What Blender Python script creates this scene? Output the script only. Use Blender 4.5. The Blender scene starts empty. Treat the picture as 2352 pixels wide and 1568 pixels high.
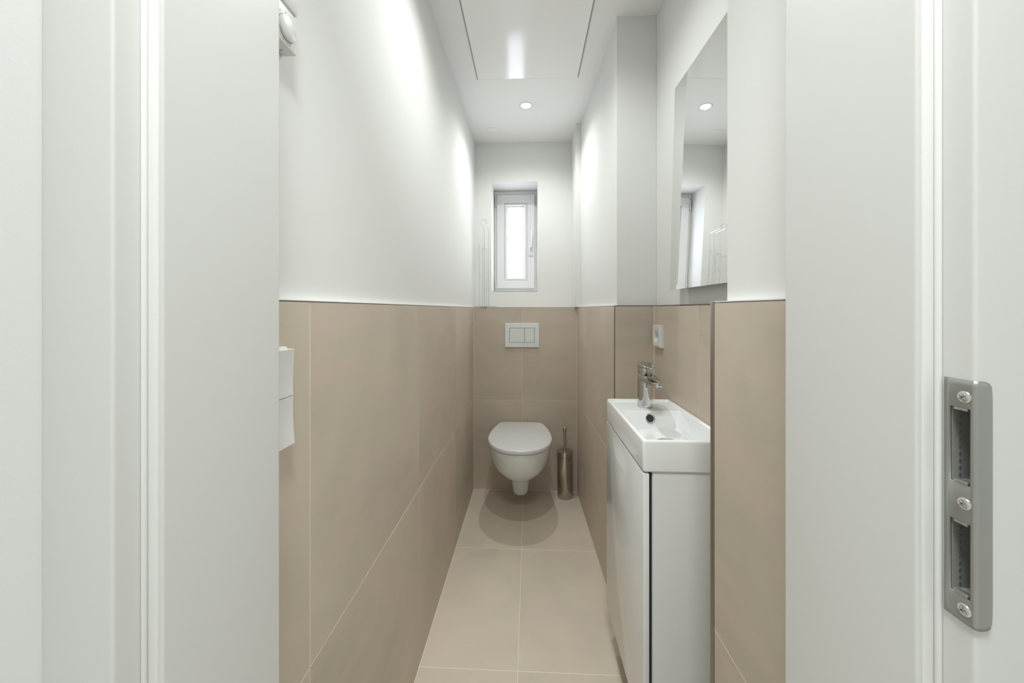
import bpy, bmesh, math, random
from mathutils import Vector, Matrix
random.seed(7)
S = bpy.context.scene
COL = S.collection

# ------------------------------------------------------------------ camera
CAM_H = 1.172
F_PX = 848.0
YAW = math.atan(39.0 / F_PX)
cd = bpy.data.cameras.new('camera')
cam = bpy.data.objects.new('camera', cd); COL.objects.link(cam)
cam.location = (0, 0, CAM_H)
cam.rotation_euler = (math.pi / 2, 0, YAW)
cd.sensor_fit = 'HORIZONTAL'; cd.sensor_width = 36.0
cd.lens = F_PX / 2352.0 * 36.0
cd.shift_y = -74.0 / 2352.0
cd.clip_start = 0.01
S.camera = cam

# ------------------------------------------------------------------ world / exposure
w = bpy.data.worlds.new('World'); S.world = w; w.use_nodes = True
bgn = w.node_tree.nodes['Background']
bgn.inputs[0].default_value = (0.90, 0.93, 1.0, 1); bgn.inputs[1].default_value = 9.0
vs = S.view_settings
vs.view_transform = 'Standard'; vs.look = 'None'; vs.gamma = 1.0; vs.use_curve_mapping = False
vs.exposure = 0.29
LAMP_W = 20.0       # each recessed spotlight, watts
HALL_W = 18.0       # added unseen hallway fill lamp, watts

# ------------------------------------------------------------------ materials
def nmat(name):
    m = bpy.data.materials.new(name); m.use_nodes = True
    return m, m.node_tree, m.node_tree.nodes['Principled BSDF']
def simple(name, col, rough=0.5, metal=0.0, spec=0.5, coat=0.0, bump=0.0, bscale=200.0, var=0.0, vscale=4.0):
    m, nt, p = nmat(name); N = nt.nodes; L = nt.links
    p.inputs['Base Color'].default_value = (*col, 1)
    p.inputs['Roughness'].default_value = rough; p.inputs['Metallic'].default_value = metal
    p.inputs['Specular IOR Level'].default_value = spec; p.inputs['Coat Weight'].default_value = coat
    p.inputs['Coat Roughness'].default_value = 0.05
    if bump or var:
        tc = N.new('ShaderNodeTexCoord')
    if bump:
        n = N.new('ShaderNodeTexNoise'); n.inputs['Scale'].default_value = bscale; n.inputs['Detail'].default_value = 3
        b = N.new('ShaderNodeBump'); b.inputs['Strength'].default_value = bump; b.inputs['Distance'].default_value = 0.001
        L.new(tc.outputs['Object'], n.inputs['Vector']); L.new(n.outputs['Fac'], b.inputs['Height']); L.new(b.outputs['Normal'], p.inputs['Normal'])
    if var:
        n2 = N.new('ShaderNodeTexNoise'); n2.inputs['Scale'].default_value = vscale; n2.inputs['Detail'].default_value = 4
        mx = N.new('ShaderNodeMixRGB')
        mx.inputs[1].default_value = (*[c * (1 - var) for c in col], 1); mx.inputs[2].default_value = (*[min(1, c * (1 + var)) for c in col], 1)
        L.new(tc.outputs['Object'], n2.inputs['Vector']); L.new(n2.outputs['Fac'], mx.inputs[0]); L.new(mx.outputs[0], p.inputs['Base Color'])
    return m

def tile_mat(name, c1, c2, c3, rough):
    """stone-look porcelain: soft clouds in two hues, faint diagonal brushing, a shift of its own for each tile"""
    m, nt, p = nmat(name); N = nt.nodes; L = nt.links
    tc = N.new('ShaderNodeTexCoord'); oi = N.new('ShaderNodeObjectInfo')
    mul = N.new('ShaderNodeMath'); mul.operation = 'MULTIPLY'; mul.inputs[1].default_value = 37.0
    comb = N.new('ShaderNodeCombineXYZ'); add = N.new('ShaderNodeVectorMath'); add.operation = 'ADD'
    L.new(oi.outputs['Random'], mul.inputs[0])
    for i in range(3): L.new(mul.outputs[0], comb.inputs[i])
    L.new(tc.outputs['Object'], add.inputs[0]); L.new(comb.outputs[0], add.inputs[1])
    n1 = N.new('ShaderNodeTexNoise'); n1.inputs['Scale'].default_value = 2.2; n1.inputs['Detail'].default_value = 5; n1.inputs['Roughness'].default_value = 0.55
    L.new(add.outputs[0], n1.inputs['Vector'])
    mp = N.new('ShaderNodeMapping'); mp.inputs['Rotation'].default_value = (0.5, 0.45, 0.5); mp.inputs['Scale'].default_value = (2, 2, 9)
    L.new(add.outputs[0], mp.inputs['Vector'])
    n2 = N.new('ShaderNodeTexNoise'); n2.inputs['Scale'].default_value = 1.6; n2.inputs['Detail'].default_value = 6
    L.new(mp.outputs[0], n2.inputs['Vector'])
    r1 = N.new('ShaderNodeValToRGB'); r1.color_ramp.elements[0].position = .34; r1.color_ramp.elements[1].position = .66
    r1.color_ramp.elements[0].color = (*c1, 1); r1.color_ramp.elements[1].color = (*c2, 1)
    L.new(n1.outputs['Fac'], r1.inputs[0])
    r2 = N.new('ShaderNodeMapRange'); r2.inputs[1].default_value = .42; r2.inputs[2].default_value = .72; r2.inputs[4].default_value = .8
    L.new(n2.outputs['Fac'], r2.inputs[0])
    mx = N.new('ShaderNodeMixRGB'); mx.inputs[2].default_value = (*c3, 1)
    L.new(r2.outputs[0], mx.inputs[0]); L.new(r1.outputs[0], mx.inputs[1])
    L.new(mx.outputs[0], p.inputs['Base Color'])
    n3 = N.new('ShaderNodeTexNoise'); n3.inputs['Scale'].default_value = 380; n3.inputs['Detail'].default_value = 3
    b = N.new('ShaderNodeBump'); b.inputs['Strength'].default_value = .10; b.inputs['Distance'].default_value = .001
    L.new(add.outputs[0], n3.inputs['Vector']); L.new(n3.outputs['Fac'], b.inputs['Height']); L.new(b.outputs['Normal'], p.inputs['Normal'])
    p.inputs['Roughness'].default_value = rough; p.inputs['Specular IOR Level'].default_value = .35
    return m

MAT = {}
MAT['plaster'] = simple('plaster_white', (.82, .823, .81), .75, spec=.25, bump=.08, bscale=260)
MAT['ceil'] = simple('ceiling_paint', (.93, .932, .918), .7, spec=.25)
MAT['lacquer'] = simple('hatch_lacquer', (.92, .92, .905), .12, spec=.5)
MAT['frame'] = simple('door_frame_lacquer', (.74, .745, .73), .42, spec=.4, bump=.03, bscale=500)
MAT['seal'] = simple('white_rubber_seal', (.84, .84, .82), .6)
MAT['tile'] = tile_mat('beige_wall_tile', (.530, .474, .385), (.660, .576, .477), (.655, .527, .460), .5)
MAT['ftile'] = tile_mat('beige_floor_tile', (.565, .50, .41), (.68, .602, .503), (.675, .568, .488), .48)
MAT['grout'] = simple('beige_grout', (.82, .76, .67), .8, var=.05, vscale=30)
MAT['trim'] = simple('tile_trim_metal', (.30, .26, .22), .38, metal=.75)
MAT['silicone'] = simple('white_silicone', (.86, .86, .84), .5)
MAT['ceramic'] = simple('white_ceramic', (.84, .86, .855), .07, spec=.55, coat=.3)
MAT['wc'] = simple('white_vitreous_china', (.83, .87, .87), .09, spec=.55, coat=.2)
MAT['lid'] = simple('white_duroplast', (.75, .765, .765), .22, spec=.5)
MAT['gloss'] = simple('gloss_white_front', (.84, .87, .875), .10, spec=.5, coat=.3)
MAT['carcass'] = simple('white_melamine', (.82, .84, .84), .38, spec=.4)
MAT['dark'] = simple('gap_hole_shade', (.02, .02, .02), .6)  # near-black put in for the shade inside gaps and holes
MAT['chrome'] = simple('chrome', (.60, .61, .61), .04, metal=1)
MAT['steel'] = simple('brushed_steel', (.50, .465, .42), .17, metal=1, bump=.03, bscale=500)
MAT['zinc'] = simple('satin_strike_metal', (.42, .425, .41), .42, metal=.85, bump=.05, bscale=600)
MAT['screw'] = simple('bright_screw_steel', (.70, .70, .69), .22, metal=1)
MAT['pocket'] = simple('grey_pocket_plastic', (.30, .305, .295), .5)
MAT['mirror'] = simple('mirror_silver', (.90, .915, .905), .0, metal=1)
MAT['mback_gapshade'] = simple('mirror_backing_gap_shade', (.45, .46, .45), .5)  # also the grey painted as gap shade round the ceiling hatch
MAT['plastic'] = simple('white_plastic', (.80, .80, .79), .3, spec=.5)
MAT['plasticgrey'] = simple('print_and_gap_shade_grey', (.30, .30, .29), .5)  # also colours the painted shade of the sill gap
MAT['upvc'] = simple('white_window_pvc', (.80, .80, .795), .32, spec=.45)
MAT['gasket'] = simple('grey_glazing_gasket', (.20, .20, .20), .6)
MAT['plate'] = simple('matt_white_flush_plate', (.80, .845, .84), .45)
MAT['platedark'] = simple('flush_plate_gap', (.30, .31, .30), .6)
MAT['hallfloor'] = simple('hallway_floor', (.76, .73, .68), .45, var=.12, vscale=6)

def emis(name, col, st):
    m = bpy.data.materials.new(name); m.use_nodes = True; nt = m.node_tree; nt.nodes.clear()
    o = nt.nodes.new('ShaderNodeOutputMaterial'); e = nt.nodes.new('ShaderNodeEmission')
    e.inputs[0].default_value = (*col, 1); e.inputs[1].default_value = st
    nt.links.new(e.outputs[0], o.inputs[0]); return m
MAT['led'] = emis('led_lens', (1, .985, .95), 40)
MAT['halllens'] = emis('hall_fill_diffuser', (1, .985, .96), 3)
def frosted():
    m = bpy.data.materials.new('frosted_glass'); m.use_nodes = True; nt = m.node_tree; nt.nodes.clear()
    o = nt.nodes.new('ShaderNodeOutputMaterial'); t = nt.nodes.new('ShaderNodeBsdfTranslucent'); g = nt.nodes.new('ShaderNodeBsdfGlossy')
    mx = nt.nodes.new('ShaderNodeMixShader'); mx.inputs[0].default_value = .05
    t.inputs[0].default_value = (.92, .92, .94, 1); g.inputs['Roughness'].default_value = .15
    nt.links.new(t.outputs[0], mx.inputs[1]); nt.links.new(g.outputs[0], mx.inputs[2]); nt.links.new(mx.outputs[0], o.inputs[0]); return m
MAT['frost'] = frosted()

# ------------------------------------------------------------------ helpers
ORG = {}
def link(o, parent=None):
    COL.objects.link(o)
    if parent is not None:
        o.parent = parent
    return o
def thing(name, label, cat, loc, group=None):
    o = bpy.data.objects.new(name, None); o.empty_display_size = .02
    o.location = loc; ORG[o] = Vector(loc); link(o)
    o['label'] = label; o['category'] = cat
    if group: o['group'] = group
    return o
def root_org(p):
    while p.parent is not None: p = p.parent
    return ORG.get(p, Vector((0, 0, 0)))
def obj(name, bm, mat, parent=None, smooth=None, label=None):
    """bm is in world coordinates; the object is stored relative to its thing's base"""
    if parent is not None:
        bmesh.ops.translate(bm, verts=bm.verts, vec=-root_org(parent))
    bmesh.ops.recalc_face_normals(bm, faces=bm.faces)
    me = bpy.data.meshes.new(name); bm.to_mesh(me); bm.free()
    me.materials.append(MAT[mat])
    if smooth is not None:
        for p in me.polygons: p.use_smooth = True
        me.set_sharp_from_angle(angle=math.radians(smooth))
    o = bpy.data.objects.new(name, me); link(o, parent)
    if label: o['label'] = label
    return o
def struct(name, bm, mat, label, cat, smooth=None):
    o = obj(name, bm, mat, None, smooth); o['kind'] = 'structure'; o['label'] = label; o['category'] = cat
    return o
def solo(name, bm, mat, label, cat, smooth=None):
    o = obj(name, bm, mat, None, smooth); o['label'] = label; o['category'] = cat
    return o
def BM(): return bmesh.new()
def box(bm, x0, x1, y0, y1, z0, z1, bev=0.0, seg=2):
    t = bmesh.new()
    bmesh.ops.create_cube(t, size=1.0)
    for v in t.verts:
        v.co = Vector(((x0 + x1) / 2 + v.co.x * (x1 - x0), (y0 + y1) / 2 + v.co.y * (y1 - y0), (z0 + z1) / 2 + v.co.z * (z1 - z0)))
    if bev > 0:
        bmesh.ops.bevel(t, geom=list(t.edges), offset=bev, segments=seg, profile=.5, affect='EDGES')
    merge(bm, t); return bm
def merge(bm, t, M=None):
    vm = {}
    for v in t.verts: vm[v] = bm.verts.new(M @ v.co if M else v.co)
    for f in t.faces:
        try: bm.faces.new([vm[v] for v in f.verts])
        except ValueError: pass
    t.free()
def prism(bm, poly, z0, z1):
    a = [bm.verts.new((x, y, z0)) for x, y in poly]; b = [bm.verts.new((x, y, z1)) for x, y in poly]
    n = len(poly)
    bm.faces.new(a[::-1]); bm.faces.new(b)
    for i in range(n): bm.faces.new((a[i], a[(i + 1) % n], b[(i + 1) % n], b[i]))
    return bm
def loft(bm, loops, cap0=True, cap1=True):
    vs_ = [[bm.verts.new(p) for p in l] for l in loops]
    n = len(loops[0])
    for a, b in zip(vs_[:-1], vs_[1:]):
        for i in range(n): bm.faces.new((a[i], a[(i + 1) % n], b[(i + 1) % n], b[i]))
    if cap0: bm.faces.new(vs_[0][::-1])
    if cap1: bm.faces.new(vs_[-1])
    return bm
def lathe(bm, prof, c, n=40, axis='Z', sign=1, cap0=True, cap1=True):
    """prof: list of (r, h) along the axis from point c"""
    loops = []
    for r, h in prof:
        l = []
        for i in range(n):
            a = 2 * math.pi * i / n; p, q = r * math.cos(a), r * math.sin(a)
            if axis == 'Z': v = (c[0] + p, c[1] + q, c[2] + sign * h)
            elif axis == 'X': v = (c[0] + sign * h, c[1] + p, c[2] + q)
            else: v = (c[0] + p, c[1] + sign * h, c[2] + q)
            l.append(v)
        loops.append(l)
    return loft(bm, loops, cap0, cap1)
def tube(bm, pts, r, n=10):
    pts = [Vector(p) for p in pts]; loops = []
    up = None
    for i, p in enumerate(pts):
        d = (pts[min(i + 1, len(pts) - 1)] - pts[max(i - 1, 0)]).normalized()
        if up is None: up = d.orthogonal().normalized()
        u = (up - d * up.dot(d)).normalized(); up = u; v = d.cross(u)
        loops.append([p + r * (math.cos(2 * math.pi * k / n) * u + math.sin(2 * math.pi * k / n) * v) for k in range(n)])
    return loft(bm, loops)
def fillet(pts, rad, seg=5):
    """round the corners of an open polyline (3D) by the radius rad"""
    P = [Vector(p) for p in pts]; out = [P[0]]
    for a, b, c in zip(P[:-2], P[1:-1], P[2:]):
        u = (a - b); v = (c - b); t = min(rad, u.length * .48, v.length * .48); u.normalize(); v.normalize()
        p0, p1 = b + u * t, b + v * t
        for k in range(seg + 1):
            s = k / seg; out.append(p0 * (1 - s) ** 2 + b * 2 * s * (1 - s) + p1 * s ** 2)
    out.append(P[-1]); return out
def fillet_poly(poly, rads, seg=4):
    out = []; n = len(poly)
    for i in range(n):
        b = Vector(poly[i]); r = rads[i] if isinstance(rads, (list, tuple)) else rads
        if r <= 0: out.append((b.x, b.y)); continue
        u = Vector(poly[i - 1]) - b; v = Vector(poly[(i + 1) % n]) - b
        t = min(r, u.length * .48, v.length * .48); u.normalize(); v.normalize()
        p0, p1 = b + u * t, b + v * t
        for k in range(seg + 1):
            s = k / seg; q = p0 * (1 - s) ** 2 + b * 2 * s * (1 - s) + p1 * s ** 2; out.append((q.x, q.y))
    return out
def rrect(x0, x1, y0, y1, r, z, seg=6):
    p = []
    for cx, cy, a0 in ((x1 - r, y1 - r, 0), (x0 + r, y1 - r, 90), (x0 + r, y0 + r, 180), (x1 - r, y0 + r, 270)):
        for k in range(seg + 1):
            a = math.radians(a0 + 90 * k / seg); p.append((cx + r * math.cos(a), cy + r * math.sin(a), z))
    return p

# ------------------------------------------------------------------ room dimensions (metres; camera stands in the hall at x=y=0)
ZC = 2.325                       # ceiling
ZT = 1.185                       # top of the tiling
ZJ = 0.584                       # horizontal tile joint
XL = -0.360                      # left tile face
YB = 2.392                       # back tile face
TT = 0.012                       # tile thickness
R0, R1 = Vector((.333, 1.460)), Vector((.308, YB))     # right tile face behind the niche
P0, P1 = Vector((.3445, .450)), Vector((.3412, .698))  # right tile face in front of the niche
XN, YN = .487, 1.460             # niche back and end tile faces
YW = 2.55                        # plaster of the back wall above the ledge
YH = .285                        # hall face of the door wall

# ------------------------------------------------------------------ setting
floor = struct('floor', box(BM(), -.60, .66, .30, 2.95, -.12, -.0012), 'grout', 'beige tiled toilet floor with pale joints', 'floor')
wall_left = struct('wall_left', box(BM(), -.60, XL - TT - .001, .43, 2.95, 0, ZC), 'plaster', 'long white plaster wall above beige tiles with light switch', 'wall')
bm = BM()
prism(bm, [(P0.x + TT + .001, .43), (P1.x + TT + .001, .677), (.66, .677), (.66, .43)], 0, ZC)
box(bm, XN + TT + .001, .66, .677, YN + TT, 0, ZC)
prism(bm, [(R0.x + TT + .001, YN + TT + .001), (.66, YN + TT + .001), (.66, 2.95), (R1.x - .015 + TT + .001, 2.95)], 0, ZC)
box(bm, .2925, .34, 2.31, 2.57, ZT + .002, ZC)
wall_right = struct('wall_right', bm, 'plaster', 'white plaster wall with washbasin niche above beige tiles', 'wall')
# back wall with the window opening and the tiled pre-wall in front of it
WX0, WX1, WZ0, WZ1 = -.2593, .0602, 1.2955, 2.0535
bm = BM()
box(bm, -.60, WX0, YW, 2.95, 0, ZC); box(bm, WX1, .66, YW, 2.95, 0, ZC)
box(bm, WX0, WX1, YW, 2.95, 0, WZ0); box(bm, WX0, WX1, YW, 2.95, WZ1, ZC)
box(bm, XL - TT, .335, YB + TT + .001, YW, 0, ZT - TT)
wall_back = struct('wall_back', bm, 'plaster', 'white plaster end wall with narrow window above tiled ledge', 'wall')
ceiling = struct('ceiling', box(BM(), -.60, .66, .43, 2.95, ZC, ZC + .12), 'ceil', 'white dropped ceiling of the toilet room', 'ceiling')
# door wall and hallway
bm = BM()
box(bm, -1.35, -.335, YH, .43, 0, 2.5); box(bm, .334, 1.35, YH, .43, 0, 2.5); box(bm, -.335, .334, YH, .43, 2.03, 2.5)
wall_front = struct('wall_front', bm, 'plaster', 'white hallway wall around the door frame', 'wall')
bm = BM()
box(bm, -1.45, -1.35, -1.5, .43, 0, 2.5); box(bm, 1.35, 1.45, -1.5, .43, 0, 2.5); box(bm, -1.45, 1.45, -1.6, -1.5, 0, 2.5)
struct('wall_hallway', bm, 'plaster', 'white walls enclosing the hallway outside the door', 'wall')
struct('ceiling_hallway', box(BM(), -1.45, 1.45, -1.6, .43, 2.5, 2.6), 'ceil', 'white hallway ceiling', 'ceiling')
struct('floor_hallway', box(BM(), -1.45, 1.45, -1.6, .2995, -.12, 0), 'hallfloor', 'pale hallway floor outside the door', 'floor')

GAP = .0025
def tiles(parent, org, u, v, nrm, ub, vb, mat='tile', name='wall_tile', thick=TT, grout=True):
    """tiles on a plane; org = point on the tile FACE, u/v = in-plane unit vectors, nrm = unit vector towards the room"""
    org, u, v, nrm = Vector(org), Vector(u).normalized(), Vector(v), Vector(nrm)
    for a0, a1 in zip(ub[:-1], ub[1:]):
        for b0, b1 in zip(vb[:-1], vb[1:]):
            t = bmesh.new(); g = GAP / 2; c = .0009
            def q(a, b, d): return org + u * a + v * b - nrm * d
            A0, A1, B0, B1 = a0 + g, a1 - g, b0 + g, b1 - g
            l0 = [q(A0, B0, thick), q(A1, B0, thick), q(A1, B1, thick), q(A0, B1, thick)]
            l1 = [q(A0, B0, c), q(A1, B0, c), q(A1, B1, c), q(A0, B1, c)]
            l2 = [q(A0 + c, B0 + c, 0), q(A1 - c, B0 + c, 0), q(A1 - c, B1 - c, 0), q(A0 + c, B1 - c, 0)]
            loft(t, [l0, l1, l2]); obj(name, t, mat, parent)
    if grout:
        t = bmesh.new()
        def q(a, b, d): return org + u * a + v * b - nrm * d
        A0, A1, B0, B1 = ub[0], ub[-1], vb[0], vb[-1]
        loft(t, [[q(A0, B0, thick + .0005), q(A1, B0, thick + .0005), q(A1, B1, thick + .0005), q(A0, B1, thick + .0005)],
                 [q(A0, B0, .0011), q(A1, B0, .0011), q(A1, B1 - .001, .0011), q(A0, B1 - .001, .0011)]])
        obj('grout', t, 'grout', parent)
Z = (0, 0, 1)
tiles(wall_left, (XL, 0, 0), (0, 1, 0), Z, (1, 0, 0), [.452, .592, 1.193, 1.799, YB], [.001, ZJ, ZT])
tiles(wall_back, (0, YB, 0), (1, 0, 0), Z, (0, -1, 0), [XL, -.0423, .308], [.001, ZJ, ZT])
ur = (R1 - R0); lr = ur.length; ud = (ur.x / lr, ur.y / lr, 0); nr = (-ur.y / lr, ur.x / lr, 0)
tiles(wall_right, (R0.x, R0.y, 0), ud, Z, nr, [.004, lr - .33 + .0, lr - .001][0:1] + [.60, lr - .0005], [.001, ZJ, ZT])
tiles(wall_right, (0, YN, 0), (1, 0, 0), Z, (0, -1, 0), [.3365, XN], [.001, ZJ, ZT])
tiles(wall_right, (XN, 0, 0), (0, 1, 0), Z, (-1, 0, 0), [.692, 1.086, YN], [.001, ZJ, ZT])
up_ = (P1 - P0); lp = up_.length; upd = (up_.x / lp, up_.y / lp, 0); npd = (-up_.y / lp, up_.x / lp, 0)
tiles(wall_right, (P0.x, P0.y, 0), upd, Z, npd, [0, lp], [.001, ZJ, ZT])
tiles(wall_right, (0, .6905, 0), (1, 0, 0), Z, (0, 1, 0), [.348, XN - .0005], [.001, ZJ, ZT])
# horizontal ledge tile on the pre-wall
tiles(wall_back, (0, 0, ZT), (1, 0, 0), (0, 1, 0), (0, 0, 1), [XL - TT, -.0423, .3085], [YB + .0005, YW - .001], grout=False)
tiles(floor, (0, 0, 0), (1, 0, 0), (0, 1, 0), (0, 0, 1), [XL - TT, -.036, .50], [.30, .598, 1.197, 1.805, YB + .01], mat='ftile', name='floor_tile', thick=.010, grout=False)
# corner joints
obj('corner_joint', box(BM(), XN - .0022, XN + .002, YN - .0022, YN + .002, 0, ZT), 'grout', wall_right)
obj('corner_joint', box(BM(), XL - .002, XL + .0020, YB - .0020, YB + .002, 0, ZT), 'grout', wall_left)
obj('corner_joint', box(BM(), R1.x - .0020, R1.x + .002, YB - .0020, YB + .002, 0, ZT), 'grout', wall_right)
obj('floor_joint', box(BM(), XL, R1.x, YB - .0018, YB + .002, -.001, .0018), 'grout', wall_back)
obj('floor_joint', box(BM(), XL - .002, XL + .0016, .452, YB, -.001, .0016), 'grout', wall_left)
# edge profiles of the tiling
obj('edge_trim', box(BM(), .3402, .3475, .6985, .7110, 0, ZT + .0015, .0012), 'trim', wall_right, 40, 'dark metal profile on the niche edge')
obj('edge_trim', box(BM(), R0.x - .0008, R0.x + .0035, YN - .0006, YN + .006, 0, ZT + .001, .0006), 'trim', wall_right, 40, 'dark metal profile on the niche edge')
obj('top_trim', box(BM(), XN - .0005, XN + TT, .712, YN, ZT, ZT + .0022), 'trim', wall_right)
obj('top_trim', box(BM(), R0.x + .004, XN, YN - .0005, YN + TT, ZT, ZT + .0022), 'trim', wall_right)
bm = BM(); prism(bm, [(P0.x - .0005, .452), (P1.x - .0005, .698), (P1.x + TT, .698), (P0.x + TT, .452)], ZT, ZT + .0018); obj('silicone_joint', bm, 'silicone', wall_right)
bm = BM(); prism(bm, [(R0.x - .0005, YN + .006), (R1.x - .0005, YB), (R1.x + TT, YB), (R0.x + TT, YN + .006)], ZT, ZT + .0025); obj('silicone_joint', bm, 'silicone', wall_right)
obj('silicone_joint', box(BM(), XL - TT - .0005, XL + .0006, .452, YB, ZT, ZT + .0022, .0005), 'silicone', wall_left)
obj('top_trim', box(BM(), XL, .308, YB - .0008, YB + .004, ZT - .0005, ZT + .002), 'silicone', wall_back)

# ------------------------------------------------------------------ door frame
XJL, XJR = -.3097, .2985          # jamb lining faces
XSL, XSR = -.3252, .3133          # rebate faces
YC, YS, YE = .2740, .2987, .4470  # casing front, stop face, room end
def jamb_profile(sgn, xj, xs, notch=None):
    xo = xs + sgn * .070
    P = [((xo), YH), (xo, YC + .0085), (xo - sgn * .006, YC + .0035), (xo - sgn * .020, YC + .0012), (xo - sgn * .038, YC)]
    R = [0, .003, .004, .01, .01]
    P += [(xs, YC)]; R += [.0028]
    if notch: 
        for y, dx in ((notch[0], 0), (notch[0], notch[2]), (notch[1], notch[2]), (notch[1], 0)):
            P.append((xs + sgn * dx, y)); R.append(0)
    P += [(xs, YS - .004), (xs + sgn * .002, YS - .004), (xs + sgn * .002, YS), (xj, YS), (xj, YE), (xj + sgn * .055, YE), (xj + sgn * .055, .4335), (xj + sgn * .03, .4335), (xj + sgn * .03, YH)]
    R += [0, 0, 0, .0025, .0045, .002, 0, 0, 0]
    return fillet_poly(P, R)
door = thing('door_1', 'white lacquered door frame with rebate around the toilet doorway', 'door frame', (0, YC, 0)); door['kind'] = 'structure'
bm = BM(); prism(bm, jamb_profile(-1, XJL, XSL), 0, 2.03); obj('jamb', bm, 'frame', door, 35)
HOLES = ((.9656, 1.0188), (1.0462, 1.1010)); NY0, NY1, ND = .2757, .2884, .016
bm = BM(); zs = [0, HOLES[0][0], HOLES[0][1], HOLES[1][0], HOLES[1][1], 2.03]
for i in range(5):
    nt_ = (NY0, NY1, ND) if i in (1, 3) else None
    prism(bm, jamb_profile(1, XJR, XSR, nt_), zs[i], zs[i + 1])
obj('jamb', bm, 'frame', door, 35)
bm = BM(); box(bm, XJL, XJR, YS, YE, 2.0, 2.03); box(bm, XSL - .070, XSR + .070, YC, YH, 2.015, 2.075, .002); box(bm, XSL, XSR, YC, YS, 2.015, 2.03); obj('head', bm, 'frame', door)
for s, xj, xs in ((-1, XJL, XSL), (1, XJR, XSR)):
    bm = BM(); box(bm, min(xs, xs - s * .0030), max(xs, xs - s * .0030), YS - .0045, YS + .001, 0, 2.0, .001); 
    bm2 = BM(); x0 = xs - s * .0035; x1 = xj + s * .0035
    box(bm, min(x0, x1), max(x0, x1), YS - .0016, YS + .001, 0, 2.0, .0012)
    obj('rubber_seal', bm, 'seal', door, 40); bm2.free()
# strike plate: profile bent round the casing edge
xp = XSR - .0010
path = [(xp, .2922), (xp, NY1), (xp, NY0), (xp + .0001, .2750)]
for k in range(1, 7):
    a = math.radians(90 * k / 6); path.append((xp + .0028 * (1 - math.cos(a)), .2750 - .0021 * math.sin(a)))
path += [(xp + .0055, .2729), (xp + .0075, .2729), (xp + .009, .2729), (xp + .0102, .2731), (xp + .0110, .2735)]
zb, zt = .9470, 1.1215
rows = [zb, zb + .004, HOLES[0][0], HOLES[0][1], HOLES[1][0], HOLES[1][1], zt - .004, zt]
bm = BM(); grid = []
for i, (x, y) in enumerate(path):
    k = max(0, (i - 9) / (len(path) - 10)); drop = .011 * (1 - math.sqrt(max(0, 1 - k * k)))
    grid.append([bm.verts.new((x, y, min(max(z, zb + drop), zt - drop) if j in (0, 1, 6, 7) else z)) for j, z in enumerate(rows)])
for i in range(len(path) - 1):
    for j in range(7):
        if i == 1 and j in (2, 4): continue
        try: bm.faces.new((grid[i][j], grid[i + 1][j], grid[i + 1][j + 1], grid[i][j + 1]))
        except ValueError: pass
plate = obj('strike_plate', bm, 'zinc', door, 35, 'satin metal strike plate with two latch openings')
md = plate.modifiers.new('thick', 'SOLIDIFY'); md.thickness = .0012; md.offset = 0
for z0, z1 in HOLES:
    bm = BM(); xb = XSR + ND - .0003
    box(bm, xb - .0006, xb, NY0, NY1, z0, z1)
    box(bm, xp + .0008, xb, NY1 - .0005, NY1 - .0001, z0, z1); box(bm, xp + .0008, xb, NY0 + .0001, NY0 + .0005, z0, z1)
    box(bm, xp + .0008, xb, NY0, NY1, z0 + .0001, z0 + .0006); box(bm, xp + .0008, xb, NY0, NY1, z1 - .0006, z1 - .0001)
    obj('latch_pocket', bm, 'pocket', door, None, 'dark grey plastic latch pocket')
    bm = BM()
    for k in range(10): box(bm, XSR + .004, XSR + .0055, NY1 - .0012, NY1 - .0004, z0 + .004 + k * (z1 - z0 - .008) / 9, z0 + .0052 + k * (z1 - z0 - .008) / 9)
    o = obj('pocket_rib', bm, 'zinc', door); o['kind'] = 'stuff'
    for zz, sg in ((z0, 1), (z1, -1)):
        obj('latch_lip', box(BM(), xp - .0010, xp + .004, NY0 + .0015, NY1 - .0025, min(zz, zz + sg * .0022), max(zz, zz + sg * .0022), .0007), 'zinc', plate, 40)
for z in (1.1092, 1.0328, .9566):
    bm = BM(); lathe(bm, [(.0044, 0), (.0043, .0006), (.0036, .0012), (.0020, .0016), (.0004, .0017)], (xp - .0004, .2793, z), 24, 'X', -1)
    sc = obj('screw', bm, 'screw', plate, 50)
    bm = BM()
    for a in (45, 135):
        t = bmesh.new(); box(t, -.0022, 0, -.0024, .0024, -.00045, .00045)
        merge(bm, t, Matrix.Translation((xp - .0003, .2793, z)) @ Matrix.Rotation(math.radians(a), 4, 'X'))
    o = obj('screw_slot', bm, 'pocket', plate)

# ------------------------------------------------------------------ window
WY = 2.752
win = thing('window_1', 'narrow white tilt window with a frosted pane in a deep reveal', 'window', (-.10, WY, WZ0)); win['kind'] = 'structure'
def ringframe(bm, x0, x1, z0, z1, y0, y1, wl, wr, wb, wt, bev=.002):
    """mitred frame as one ring with an inner chamfer"""
    def rect(a, b, c, d, y): return [(a, y, c), (b, y, c), (b, y, d), (a, y, d)]
    loops = [rect(x0, x1, z0, z1, y1), rect(x0, x1, z0, z1, y0 + bev), rect(x0 + bev, x1 - bev, z0 + bev, z1 - bev, y0),
             rect(x0 + wl - bev, x1 - wr + bev, z0 + wb - bev, z1 - wt + bev, y0), rect(x0 + wl, x1 - wr, z0 + wb, z1 - wt, y0 + bev), rect(x0 + wl, x1 - wr, z0 + wb, z1 - wt, y1)]
    loops.append(loops[0]); vs_ = [[bm.verts.new(p) for p in l] for l in loops[:-1]]; vs_.append(vs_[0])
    for a, b in zip(vs_[:-1], vs_[1:]):
        for i in range(4): bm.faces.new((a[i], a[(i + 1) % 4], b[(i + 1) % 4], b[i]))
    return bm
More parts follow.
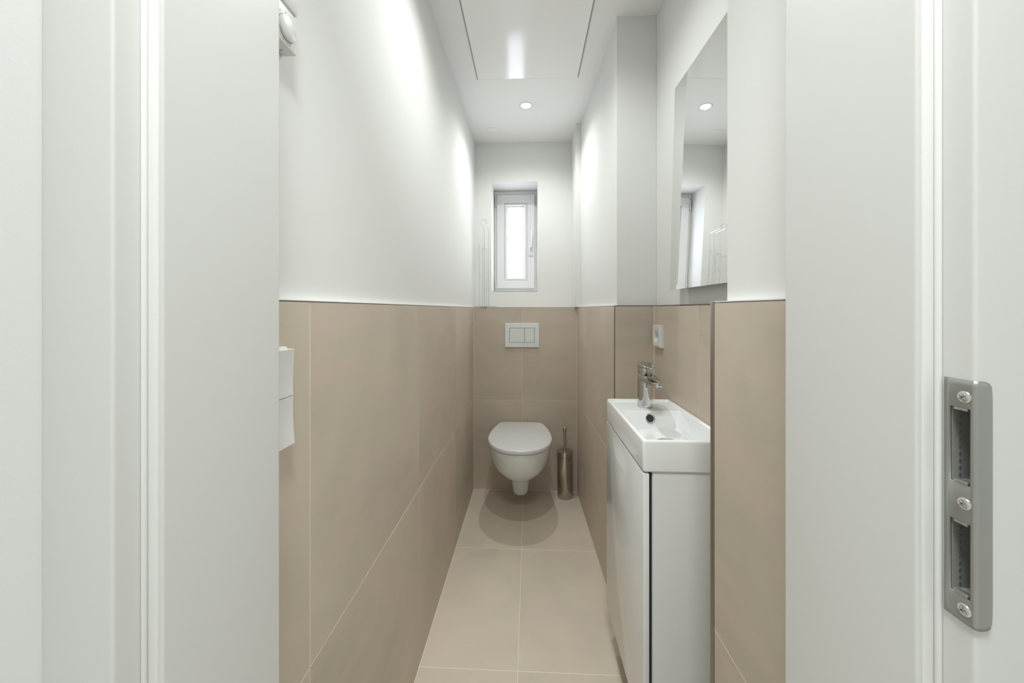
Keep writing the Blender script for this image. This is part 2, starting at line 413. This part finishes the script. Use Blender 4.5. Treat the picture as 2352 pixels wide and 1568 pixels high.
obj('window_frame', ringframe(BM(), WX0 + .001, WX1 - .001, WZ0 + .001, WZ1 - .001, WY, WY + .07, .045, .045, .055, .055), 'upvc', win)
sx0, sx1, sz0, sz1 = -.2385, .0415, 1.3270, 2.0215
sash = obj('sash', ringframe(BM(), sx0, sx1, sz0, sz1, WY - .016, WY + .05, .057, .055, .060, .062, .003), 'upvc', win)
obj('glazing_bead', ringframe(BM(), sx0 + .0565, sx1 - .0545, sz0 + .0595, sz1 - .0615, WY - .0125, WY + .02, .0215, .0235, .0205, .0205, .006), 'upvc', sash)
gx0, gx1, gz0, gz1 = sx0 + .0775, sx1 - .0775, sz0 + .0795, sz1 - .0815
obj('gasket', ringframe(BM(), gx0, gx1, gz0, gz1, WY + .001, WY + .018, .0035, .0035, .0035, .0045, .0008), 'gasket', sash)
obj('pane', box(BM(), gx0 - .006, gx1 + .006, WY + .019, WY + .023, gz0 - .006, gz1 + .006), 'frost', sash, None, 'frosted glass pane bright with daylight')
bm = BM(); hx, hz = .006, 1.632
lathe(bm, [(.013, 0), (.013, .008), (.008, .010), (.008, .030)], (hx + .008, WY - .016, hz), 20, 'Y', -1)
t = bmesh.new(); box(t, -.0085, .0085, -.0065, .0065, -.010, .118, .004, 3)
merge(bm, t, Matrix.Translation((hx + .008, WY - .048, hz)) @ Matrix.Rotation(math.radians(4), 4, 'Y'))
hd = obj('window_handle', bm, 'upvc', sash, 45)
obj('handle_rosette', box(BM(), hx - .008, hx + .024, WY - .025, WY - .0155, hz - .066, hz + .014, .004, 3), 'upvc', hd, 45)
for z0, z1 in ((1.325, 1.395), (1.935, 2.005)):
    bm = BM(); lathe(bm, [(.004, 0), (.0065, .002), (.0065, .012), (.0055, .013), (.0055, z1 - z0 - .002), (.003, z1 - z0)], (sx0 - .008, WY - .012, z0), 16)
    obj('hinge', bm, 'upvc', win, 40)

obj('painted_sill_shade', box(BM(), WX0 + .004, WX1 - .001, YW - .0006, YW + .004, WZ0 - .0016, WZ0 + .0004), 'plasticgrey', win, None, 'thin dark strip painted as shade in the gap along the sill edge')  # dark strip put in for the shadow in the sill gap
# ------------------------------------------------------------------ ceiling things
h = thing('ceiling_hatch', 'large glossy white access panel set into the ceiling', 'hatch', (-.008, 1.585, ZC - .0005))
obj('panel', box(BM(), -.2535, .2390, 1.336, 1.8355, ZC - .0070, ZC - .0018, .0008), 'lacquer', h)
obj('painted_gap_shade', box(BM(), -.2605, .2460, 1.329, 1.8440, ZC - .0018, ZC - .0003), 'mback_gapshade', h)  # grey sheet painted as the shade in the gap round the panel
cv = thing('ceiling_cover', 'flat round white blanking cap on the ceiling near the window', 'cover', (-.2304, 2.3767, ZC))
bm = BM(); lathe(bm, [(.0440, 0), (.0440, .0022), (.0425, .0034), (.001, .0040)], (-.2304, 2.3767, ZC), 48, 'Z', -1); obj('cap', bm, 'ceil', cv, 40)
def spot(x, y, label, power=1.0):
    t = thing('recessed_spotlight', label, 'ceiling light', (x, y, ZC))
    bm = BM(); n = 40; c = (x, y, ZC)
    prof = [(.0265, .0), (.0365, .0), (.0368, .0015), (.0350, .0028), (.0285, .0028), (.0265, .0015)]
    loops = [[(x + r * math.cos(2 * math.pi * i / n), y + r * math.sin(2 * math.pi * i / n), ZC - hh) for i in range(n)] for r, hh in prof]
    loops.append(loops[0]); loft(bm, loops, False, False); bmesh.ops.remove_doubles(bm, verts=bm.verts, dist=1e-6)
    obj('trim_ring', bm, 'plastic', t, 40)
    bm = BM(); lathe(bm, [(.0262, .0002), (.0262, .0008), (.022, .0014), (.001, .0018)], c, 32, 'Z', -1); obj('lens', bm, 'led', t, 40)
    ld = bpy.data.lights.new('spot_light', 'SPOT'); ld.spot_size = math.radians(150); ld.spot_blend = 1.0; ld.shadow_soft_size = .007
    ld.energy = LAMP_W * power; ld.color = (.965, 1, .97)
    lo = bpy.data.objects.new('spot_light', ld); link(lo, t); lo.location = (0, 0, -.010)
    return t
spot(-.0172, 2.0906, 'small round recessed spotlight glowing between hatch and window wall', .80)
spot(-.0172, 1.1000, 'small round recessed spotlight on the doorway side of the hatch', .86)

# ------------------------------------------------------------------ toilet
TX = -.0510
toilet = thing('toilet', 'white wall-hung toilet with closed lid below the flush plate', 'toilet', (TX, YB, 0))
def lid_outline(z, inset=0.0, n=20):
    hb, hw, y0, yc, yf = .131, .1820, .022, .290, .5150
    pts = []
    # right side from the back corner forward, round the front, back along the left
    for k in range(n + 1):
        s = k / n; y = y0 + (yc - y0) * s; x = hb + (hw - hb) * math.sin(math.pi / 2 * s) ** .95; pts.append((x, y))
    for k in range(1, 2 * n):
        a = math.pi * k / (2 * n); cx, sy = math.cos(a), math.sin(a)
        e = 2 / 2.12
        pts.append((hw * math.copysign(abs(cx) ** e, cx), yc + (yf - yc) * sy ** e))
    for k in range(n, -1, -1):
        s = k / n; y = y0 + (yc - y0) * s; x = hb + (hw - hb) * math.sin(math.pi / 2 * s) ** .95; pts.append((-x, y))
    # soften the back corners
    P = [Vector(p) for p in pts]
    P[0].x -= .018; P[-1].x += .018; P[0].y += .001; P[-1].y += .001; P[1].x -= .004; P[-2].x += .004
    if inset:
        c = Vector((0, .26)); out = []
        for i, p in enumerate(P):
            a, b = P[i - 1], P[(i + 1) % len(P)]; d = (b - a).normalized(); nrm = Vector((-d.y, d.x))
            if nrm.dot(c - p) < 0: nrm = -nrm
            out.append(p + nrm * inset)
        P = out
    return [(TX + p.x, YB - p.y, z) for p in P]
bm = BM(); L = [lid_outline(.4285, .012), lid_outline(.4285, .004), lid_outline(.4300, .0015), lid_outline(.4330, 0), lid_outline(.4440, .0005), lid_outline(.4480, .002), lid_outline(.4505, .0055), lid_outline(.4520, .012)]
for ins, z in ((.05, .4530), (.10, .4536), (.15, .4538)): L.append(lid_outline(z, ins))
loft(bm, L[:8]); obj('lid', bm, 'lid', toilet, 50)
bm = BM(); loft(bm, [lid_outline(.4256, .014), lid_outline(.4256, .010), lid_outline(.4262, .0095), lid_outline(.4284, .0095), lid_outline(.4284, .02)]); obj('seat', bm, 'lid', toilet, 50)
for s in (-1, 1):
    bm = BM(); lathe(bm, [(.009, 0), (.010, .002), (.010, .016), (.008, .018)], (TX + s * .075, YB - .018, .424), 16); obj('hinge', bm, 'chrome', toilet, 40)
def bowl_ring(z, a, yf, yc, wb, n=28):
    pts = [(wb, 0.0), (wb + (a - wb) * .45, yc * .35), (wb + (a - wb) * .85, yc * .7)]
    for k in range(n + 1):
        t = math.pi * k / n; cx, sy = math.cos(t), math.sin(t); e = .96
        pts.append((a * math.copysign(abs(cx) ** e, cx), yc + (yf - yc) * sy ** e))
    pts += [(-(wb + (a - wb) * .85), yc * .7), (-(wb + (a - wb) * .45), yc * .35), (-wb, 0.0)]
    return [(TX + x, YB - y, z) for x, y in pts]
rings = [(.2175, .032, .330, .22, .03), (.2185, .052, .350, .22, .045), (.2235, .068, .368, .22, .055), (.234, .090, .393, .225, .07), (.251, .1125, .419, .23, .085), (.272, .133, .444, .235, .10),
         (.298, .150, .467, .245, .115), (.327, .162, .484, .25, .13), (.356, .1695, .4955, .255, .14), (.386, .1745, .5025, .26, .15), (.414, .1772, .5065, .265, .155), (.4215, .1768, .5060, .265, .155), (.4245, .1735, .5020, .265, .15)]
bm = BM(); loft(bm, [bowl_ring(*r) for r in rings]); obj('bowl', bm, 'wc', toilet, 60)
def trap_ring(z, a, yf, ):
    n = 20; yc = yf - a * 1.15; pts = [(a, 0.0)]
    for k in range(n + 1):
        t = math.pi * k / n; pts.append((a * math.cos(t), yc + (yf - yc) * math.sin(t)))
    pts.append((-a, 0.0)); return [(TX + x, YB - y, z) for x, y in pts]
bm = BM(); loft(bm, [trap_ring(.0695, .016, .172), trap_ring(.0705, .026, .195), trap_ring(.075, .0360, .217), trap_ring(.084, .0425, .231), trap_ring(.102, .0465, .2395), trap_ring(.15, .0515, .2475), trap_ring(.215, .0555, .253), trap_ring(.250, .0575, .26)])
obj('trap_shroud', bm, 'wc', toilet, 60)

# flush plate
fp = thing('flush_plate', 'rectangular matt white flush plate with two buttons above the toilet', 'flush plate', (-.0453, YB, .926))
fx0, fx1, fz0, fz1 = -.1552, .0646, .9265, 1.0805
bx0, bx1, bz0, bz1 = fx0 + .0292, fx1 - .0290, fz0 + .0290, fz1 - .0290
obj('plate', ringframe(BM(), fx0, fx1, fz0, fz1, YB - .0085, YB, .0292, .0290, .0290, .0290, .0012), 'plate', fp)
obj('gap', box(BM(), bx0 - .001, bx1 + .001, YB - .0035, YB - .0005, bz0 - .001, bz1 + .001), 'platedark', fp)
bxm = fx0 + (1177 - 472) / (1695 - 472) * (fx1 - fx0)
obj('button', box(BM(), bx0 + .0022, bxm - .0013, YB - .0082, YB - .002, bz0 + .0022, bz1 - .0022, .0009), 'plate', fp)
obj('button', box(BM(), bxm + .0013, bx1 - .0022, YB - .0082, YB - .002, bz0 + .0022, bz1 - .0022, .0009), 'plate', fp)
bm = BM()
for k in range(4): box(bm, fx1 - .021 + k * .0026, fx1 - .0192 + k * .0026, YB - .0089, YB - .0084, fz0 + .0105, fz0 + .0128)
obj('maker_mark', bm, 'platedark', fp, None, 'tiny grey mark in the corner')

# ------------------------------------------------------------------ toilet brush
bx, by = .2243, 2.327
tb = thing('toilet_brush', 'brushed steel toilet brush holder with perforated rim beside the toilet', 'toilet brush', (bx, by, 0))
bm = BM(); lathe(bm, [(.0455, 0), (.0470, .002), (.0475, .005), (.0475, .276), (.0470, .2775)], (bx, by, .0002), 48); hol = obj('holder', bm, 'steel', tb, 40)
bm = BM(); lathe(bm, [(.0470, .2775), (.0490, .2785), (.0492, .283), (.0480, .2855), (.044, .2866), (.010, .2885), (.0075, .2895)], (bx, by, .0002), 48); obj('holder_lid', bm, 'steel', tb, 40)
bm = BM(); lathe(bm, [(.0068, .2880), (.0068, .303), (.0056, .305), (.0058, .340), (.0064, .370), (.0080, .392), (.0104, .405), (.0126, .4145), (.0130, .4215), (.0112, .4295), (.0075, .4345), (.003, .4368), (.0004, .437)], (bx, by, .0), 28); obj('handle', bm, 'steel', tb, 60)
bm = BM()
for row in (.249, .2605):
    for k in range(20):
        a = 2 * math.pi * (k + .35) / 20; t = bmesh.new()
        lathe(t, [(.0026, -.001), (.0026, .0003)], (0, 0, 0), 10, 'X')
        merge(bm, t, Matrix.Translation((bx + .0475 * math.cos(a), by + .0475 * math.sin(a), row)) @ Matrix.Rotation(a, 4, 'Z'))
o = obj('perforation', bm, 'dark', hol); o['kind'] = 'stuff'

# ------------------------------------------------------------------ spare roll stand on the ledge
rx, ry = -.2905, 2.462
rs = thing('toilet_roll_stand', 'thin chrome wire toilet roll stand on the tiled ledge by the window', 'roll stand', (rx, ry, ZT))
bm = BM(); lathe(bm, [(.0755, .0), (.0770, .0015), (.0765, .0035), (.070, .0048), (.001, .0055)], (rx, ry, ZT + .0022), 48); obj('base', bm, 'chrome', rs, 40)
wy = ry + .028; hw_ = .0150; wr = .0015; zt_ = 1.712; ze = zt_ + .003
p = [(rx + .004 - hw_, wy, ZT + .006), (rx + .004 - hw_, wy, zt_), (rx + .004 - hw_, wy - .145, ze), (rx + .004 - hw_, wy - .150, ze + .026), (rx + .004 + hw_, wy - .150, ze + .026), (rx + .004 + hw_, wy - .145, ze), (rx + .004 + hw_, wy, zt_), (rx + .004 + hw_, wy, ZT + .006)]
bm = BM(); tube(bm, fillet(p, .008), wr, 10); obj('roll_arm', bm, 'chrome', rs, 60)
sy = ry - .060
p = [(rx - hw_, sy, ZT + .006), (rx - hw_, sy, 1.566), (rx + hw_, sy, 1.566), (rx + hw_, sy, ZT + .006)]
bm = BM(); tube(bm, fillet(p, .007), wr, 10); obj('spare_roll_pin', bm, 'chrome', rs, 60)

# ------------------------------------------------------------------ vanity cabinet, washbasin, tap
BX0, BX1, BY0, BY1, BZ1 = .2710, .4865, .8915, 1.3060, .8605
BZ0 = .7830
vc = thing('vanity_cabinet', 'slim gloss white vanity cabinet hung under the washbasin', 'cabinet', (.38, 1.09, .146))
obj('body', box(BM(), .2955, .4860, .9025, 1.304, .146, BZ0 - .001, .0008), 'carcass', vc)
obj('side_panel', box(BM(), .2965, .4858, .8985, .9022, .146, BZ0 - .001, .0005), 'carcass', vc)
obj('gap', box(BM(), .2866, .2985, .9040, 1.302, .150, BZ0 - .003), 'dark', vc)  # black block painted as the shade between door and body
obj('door', box(BM(), .2728, .2868, .8950, 1.3130, .140, BZ0 - .004, .0012), 'gloss', vc, 40)
wb_ = thing('washbasin', 'small rectangular white ceramic washbasin in the tiled niche', 'washbasin', (.38, 1.09, BZ0))
bm = BM(); zT = BZ1; sh = zT - .006
ins = .0095
ix0, ix1, iy0, iy1 = BX0 + ins + .0035, BX1 - ins, BY0 + ins, BY1 - ins
ox0, ox1, oy0, oy1 = ix0 + .003, ix1 - .003, iy0 + .003, 1.180
L = [rrect(BX0 + .010, BX1 - .002, BY0 + .010, BY1 - .004, .008, BZ0 + .0),
     rrect(BX0 + .004, BX1 - .001, BY0 + .004, BY1 - .002, .007, BZ0 + .0006),
     rrect(BX0 + .0012, BX1, BY0 + .0012, BY1, .0075, BZ0 + .004),
     rrect(BX0, BX1, BY0, BY1, .0075, zT - .006),
     rrect(BX0 + .0012, BX1 - .0006, BY0 + .0010, BY1 - .0006, .0073, zT - .003),
     rrect(BX0 + .0035, BX1 - .0025, BY0 + .0030, BY1 - .0025, .0060, zT - .0008),
     rrect(BX0 + .0065, BX1 - .0045, BY0 + .0055, BY1 - .0045, .0045, zT),
     rrect(ix0 - .002, ix1 + .002, iy0 - .002, iy1 + .002, .008, zT - .0006),
     rrect(ix0, ix1, iy0, iy1, .008, zT - .003),
     rrect(ix0 + .002, ix1 - .002, iy0 + .002, iy1 - .002, .008, sh),
     rrect(ox0, ox1, oy0, oy1, .012, sh - .0004),
     rrect(ox0 + .002, ox1 - .002, oy0 + .002, oy1 - .003, .013, sh - .004),
     rrect(ox0 + .010, ox1 - .018, oy0 + .010, oy1 - .022, .020, zT - .048),
     rrect(ox0 + .014, ox1 - .024, oy0 + .014, oy1 - .027, .020, zT - .0550),
     rrect(ox0 + .022, ox1 - .034, oy0 + .022, oy1 - .037, .020, zT - .0585),
     rrect(ox0 + .060, ox1 - .070, oy0 + .09, oy1 - .09, .010, zT - .0605)]
loft(bm, L); basin = obj('basin', bm, 'ceramic', wb_, 35)
# overflow ring on the sloping inner end wall and drain
ov = Vector((.3760, 1.1655, .8335)); ovn = Vector((0, -1, .46)).normalized()
def ring_at(bm, c, nrm, prof, n=32):
    nrm = Vector(nrm).normalized(); u = nrm.orthogonal().normalized(); v = nrm.cross(u)
    loft(bm, [[Vector(c) + nrm * hh + r * (math.cos(2 * math.pi * i / n) * u + math.sin(2 * math.pi * i / n) * v) for i in range(n)] for r, hh in prof])
bm = BM(); ring_at(bm, ov, ovn, [(.0130, -.004), (.0150, .0008), (.0146, .0022), (.0130, .0026), (.0110, .0014), (.0100, -.002), (.0095, -.006)]); obj('overflow_ring', bm, 'chrome', wb_, 45, 'chrome overflow ring')
bm = BM(); ring_at(bm, ov, ovn, [(.0104, -.0010), (.0104, .0010), (.001, .0010)]); obj('overflow_hole', bm, 'dark', wb_)
dc = (.386, 1.045, zT - .0600)
bm = BM(); lathe(bm, [(.030, -.002), (.0315, .0), (.0310, .0030), (.028, .0042), (.0225, .0045), (.0215, .0036), (.0205, .0050), (.015, .0075), (.001, .0085)], dc, 40); obj('drain', bm, 'chrome', wb_, 45, 'chrome drain plug')

TXc, TYc, TZ = .3775, 1.222, sh
tap = thing('basin_tap', 'chrome single-lever mixer tap standing on the washbasin rim', 'tap', (TXc, TYc, TZ))
def stadium(xc, y_back, y_front, r, z, n=14, rf=None):
    rf = rf or r
    pts = []
    for k in range(n + 1):
        a = math.pi * k / n; pts.append((xc + r * math.cos(a), y_back + r * math.sin(a), z))
    for k in range(n + 1):
        a = math.pi + math.pi * k / n; pts.append((xc + rf * math.cos(a), y_front + rf * math.sin(a), z))
    return pts
bm = BM(); lathe(bm, [(.0232, 0), (.0237, .0006), (.0238, .003), (.0236, .012), (.0234, .045), (.0234, .085), (.0234, .094)], (TXc, TYc, TZ - .0006), 40); obj('body', bm, 'chrome', tap, 45)
# spout: wedge that thins towards the tip
bm = BM(); yb_, yf_ = TYc, 1.1035
def spoutloop(off, top):
    pts = []
    for x, y, _ in stadium(TXc, yb_, yf_, .0238 + off, 0, 14, .0215 + off):
        s = min(1, max(0, (yb_ - y) / (yb_ - yf_)))
        z = (.9635 - .0050 * s) if top else (.9430 + .0030 * s)
        pts.append((x, y, z))
    return pts
def shiftz(l, dz): return [(x, y, z + dz) for x, y, z in l]
loft(bm, [spoutloop(-.006, False), shiftz(spoutloop(-.0012, False), .001), shiftz(spoutloop(0, False), .003), shiftz(spoutloop(0, True), -.0022), shiftz(spoutloop(-.0008, True), -.0006), spoutloop(-.0024, True)])
obj('spout', bm, 'chrome', tap, 40)
bm = BM(); lathe(bm, [(.0115, 0), (.0115, .007), (.0105, .0078), (.0098, .0078), (.009, .005)], (TXc, yf_ + .004, .9470), 28, 'Z', -1); obj('aerator', bm, 'chrome', tap, 40)
bm = BM(); lathe(bm, [(.0215, -.001), (.0225, .0018), (.0232, .003), (.0235, .010), (.0236, .022)], (TXc, TYc, .9625), 40); obj('cartridge_cap', bm, 'chrome', tap, 40)
bm = BM(); yl = 1.157
def levloop(off, which):
    pts = []
    for x, y, _ in stadium(TXc, TYc, yl, .0237 + off, 0, 14, .0195 + off):
        s = min(1, max(0, (TYc + .02 - y) / (TYc - yl + .04)))
        z = (.9985 - .0045 * s) if which else (.9810 + .0075 * min(1, max(0, s * 1.9 - .5)))
        pts.append((x, y, z))
    return pts
loft(bm, [levloop(-.004, 0), levloop(-.0005, 0), shiftz(levloop(0, 0), .0012), shiftz(levloop(0, 1), -.0015), shiftz(levloop(-.0012, 1), -.0003), levloop(-.0035, 1)])
obj('lever', bm, 'chrome', tap, 40)

# ------------------------------------------------------------------ mirror
mr = thing('wall_mirror', 'frameless rectangular wall mirror in the niche above the washbasin', 'mirror', (XN + .012, 1.0, 1.235))
my0, my1 = .790, 1.2385
bm = BM(); xb_, xt_ = .4630, .4800; zb_, zt2 = 1.2350, 1.8975; th_ = .005
l0 = [(xb_ + .0045, my0, zb_), (xb_, my1, zb_), (xt_, my1, zt2), (xt_ + .0045, my0, zt2)]; l1 = [(x + th_, y, z) for x, y, z in l0]
loft(bm, [l0, l1]); obj('glass', bm, 'mirror', mr)
bm = BM(); l0 = [(xb_ + th_ + .0052, my0 + .03, zb_ + .03), (xb_ + th_ + .0012, my1 - .03, zb_ + .03), (xt_ + th_ + .0002, my1 - .03, zt2 - .03), (xt_ + th_ + .0040, my0 + .03, zt2 - .03)]
l1 = [(.4995, y, z) for x, y, z in l0]; loft(bm, [l0, l1]); obj('backing_frame', bm, 'mback_gapshade', mr)

# ------------------------------------------------------------------ socket
so = thing('power_socket', 'square white wall socket on beige tiles above the tap', 'socket', (XN, 1.40, 1.07))
sy0, sy1, sz_0, sz_1 = 1.3600, 1.4410, 1.0315, 1.1125; sxf = .4745
cy_, cz_ = (sy0 + sy1) / 2, (sz_0 + sz_1) / 2
bm = BM(); n = 32
def sq(hx_, x):
    out = []
    for i in range(n):
        a = 2 * math.pi * i / n; c, s = math.cos(a), math.sin(a); m = max(abs(c), abs(s)); out.append((x, cy_ + hx_ * c / m, cz_ + hx_ * s / m))
    return out
def ci(r, x): return [(x, cy_ + r * math.cos(2 * math.pi * i / n), cz_ + r * math.sin(2 * math.pi * i / n)) for i in range(n)]
loft(bm, [sq(.0360, XN - .0006), sq(.0360, sxf - .0009), sq(.0355, sxf - .0014), ci(.0215, sxf - .0014), ci(.0205, sxf - .0008), ci(.0195, sxf + .0102), ci(.001, sxf + .0105)])
ins_ = obj('insert', bm, 'plastic', so, 40)
bm = BM(); hp = (sy1 - sy0) / 2
def sq4(h, x): return [(x, cy_ - h, cz_ - h), (x, cy_ + h, cz_ - h), (x, cy_ + h, cz_ + h), (x, cy_ - h, cz_ + h)]
loft(bm, [sq4(hp, XN - .0002), sq4(hp, sxf + .0012), sq4(hp - .0010, sxf), sq4(.0366, sxf), sq4(.0366, sxf + .0030), sq4(.0366, XN - .0004)], False, False)
obj('plate', bm, 'plastic', so)
for s in (-1, 1):
    bm = BM(); lathe(bm, [(.0026, 0), (.0026, .0006)], (sxf + .0100, cy_ + s * .0095, cz_), 12, 'X', -1); obj('pin_hole', bm, 'dark', so)
for s in (-1, 1): obj('earth_clip', box(BM(), sxf + .002, sxf + .0098, cy_ - .002, cy_ + .002, cz_ + s * .0188 - .0007, cz_ + s * .0188 + .0007), 'screw', so)

# ------------------------------------------------------------------ light switch and thermostat on the left wall
sw = thing('light_switch', 'white double rocker light switch on the tiles by the door', 'switch', (XL, .49, .973))
obj('frame', box(BM(), XL + .0002, XL + .0085, .4500, .5225, .9740, 1.1180, .0012), 'plastic', sw, 40)
for z0, z1, tilt in ((.9770, 1.0462, 1), (1.0472, 1.1145, -1)):
    bm = BM(); L = []
    for k in range(9):
        s = k / 8; z = z0 + (z1 - z0) * s; x = XL + .0165 + tilt * (-.0022 * (s - .5)) - .0012 * (1 - (2 * s - 1) ** 2)
        yy = .5262
        L.append([(XL + .008, .4495, z), (x - .001, .4495, z), (x, .4505, z), (x, yy - .0012, z), (x - .001, yy, z), (XL + .008, yy, z)])
    loft(bm, L); obj('rocker', bm, 'plastic', sw, 30)
tm = thing('room_thermostat', 'white room thermostat with round dial high on plaster wall', 'thermostat', (XL - TT, .503, 1.551))
xw = XL - TT - .0005; xf = xw + .0215
obj('housing', box(BM(), xw, xf, .4620, .5430, 1.5540, 1.6090, .0015), 'plastic', tm, 40)
obj('cover', box(BM(), xw, xf - .0022, .4620, .5428, 1.6080, 1.6150, .0010), 'plastic', tm, 40)
obj('upper_housing', box(BM(), xw, xf + .0008, .4620, .5440, 1.6140, 1.6450, .0015), 'plastic', tm, 40)
bm = BM(); lathe(bm, [(.0170, -.001), (.0170, .0032), (.0160, .0040), (.001, .0045)], (xf, .5195, 1.5785), 40, 'X'); dl = obj('dial', bm, 'plastic', tm, 40)
bm = BM(); lathe(bm, [(.0179, -.0004), (.0179, .0002), (.0171, .0002)], (xf, .5195, 1.5785), 40, 'X'); obj('dial_gap', bm, 'platedark', tm)
for a in (60, 95, 130, 250, 290): obj('scale_mark', box(BM(), xf - .0002, xf + .0002, .5195 + .0212 * math.cos(math.radians(a)) - .0005, .5195 + .0212 * math.cos(math.radians(a)) + .0005, 1.5785 + .0212 * math.sin(math.radians(a)) - .0014, 1.5785 + .0212 * math.sin(math.radians(a)) + .0014), 'plasticgrey', tm)
for y_ in (.505, .5275): obj('vent_slot', box(BM(), xw + .0015, xw + .0095, y_, y_ + .0012, 1.5536, 1.5542), 'plasticgrey', tm)

# ------------------------------------------------------------------ hallway fill lamp, added out of view to light the doorway side
hl = thing('added_hall_fill_lamp', 'round white ceiling lamp added unseen in the hallway to light the doorway', 'ceiling light', (0, -.10, 2.5))
bm = BM(); lathe(bm, [(.20, 0), (.205, .02), (.20, .045)], (0, -.10, 2.4995), 48, 'Z', -1); obj('housing', bm, 'plastic', hl, 40)
bm = BM(); lathe(bm, [(.196, .0452), (.190, .052), (.001, .060)], (0, -.10, 2.4995), 48, 'Z', -1); obj('diffuser', bm, 'halllens', hl, 40)
ld = bpy.data.lights.new('hall_fill_light', 'AREA'); ld.shape = 'DISK'; ld.size = .38; ld.energy = HALL_W; ld.color = (.965, 1, .98)
lo = bpy.data.objects.new('hall_fill_light', ld); link(lo, hl); lo.location = (0, 0, -.075)
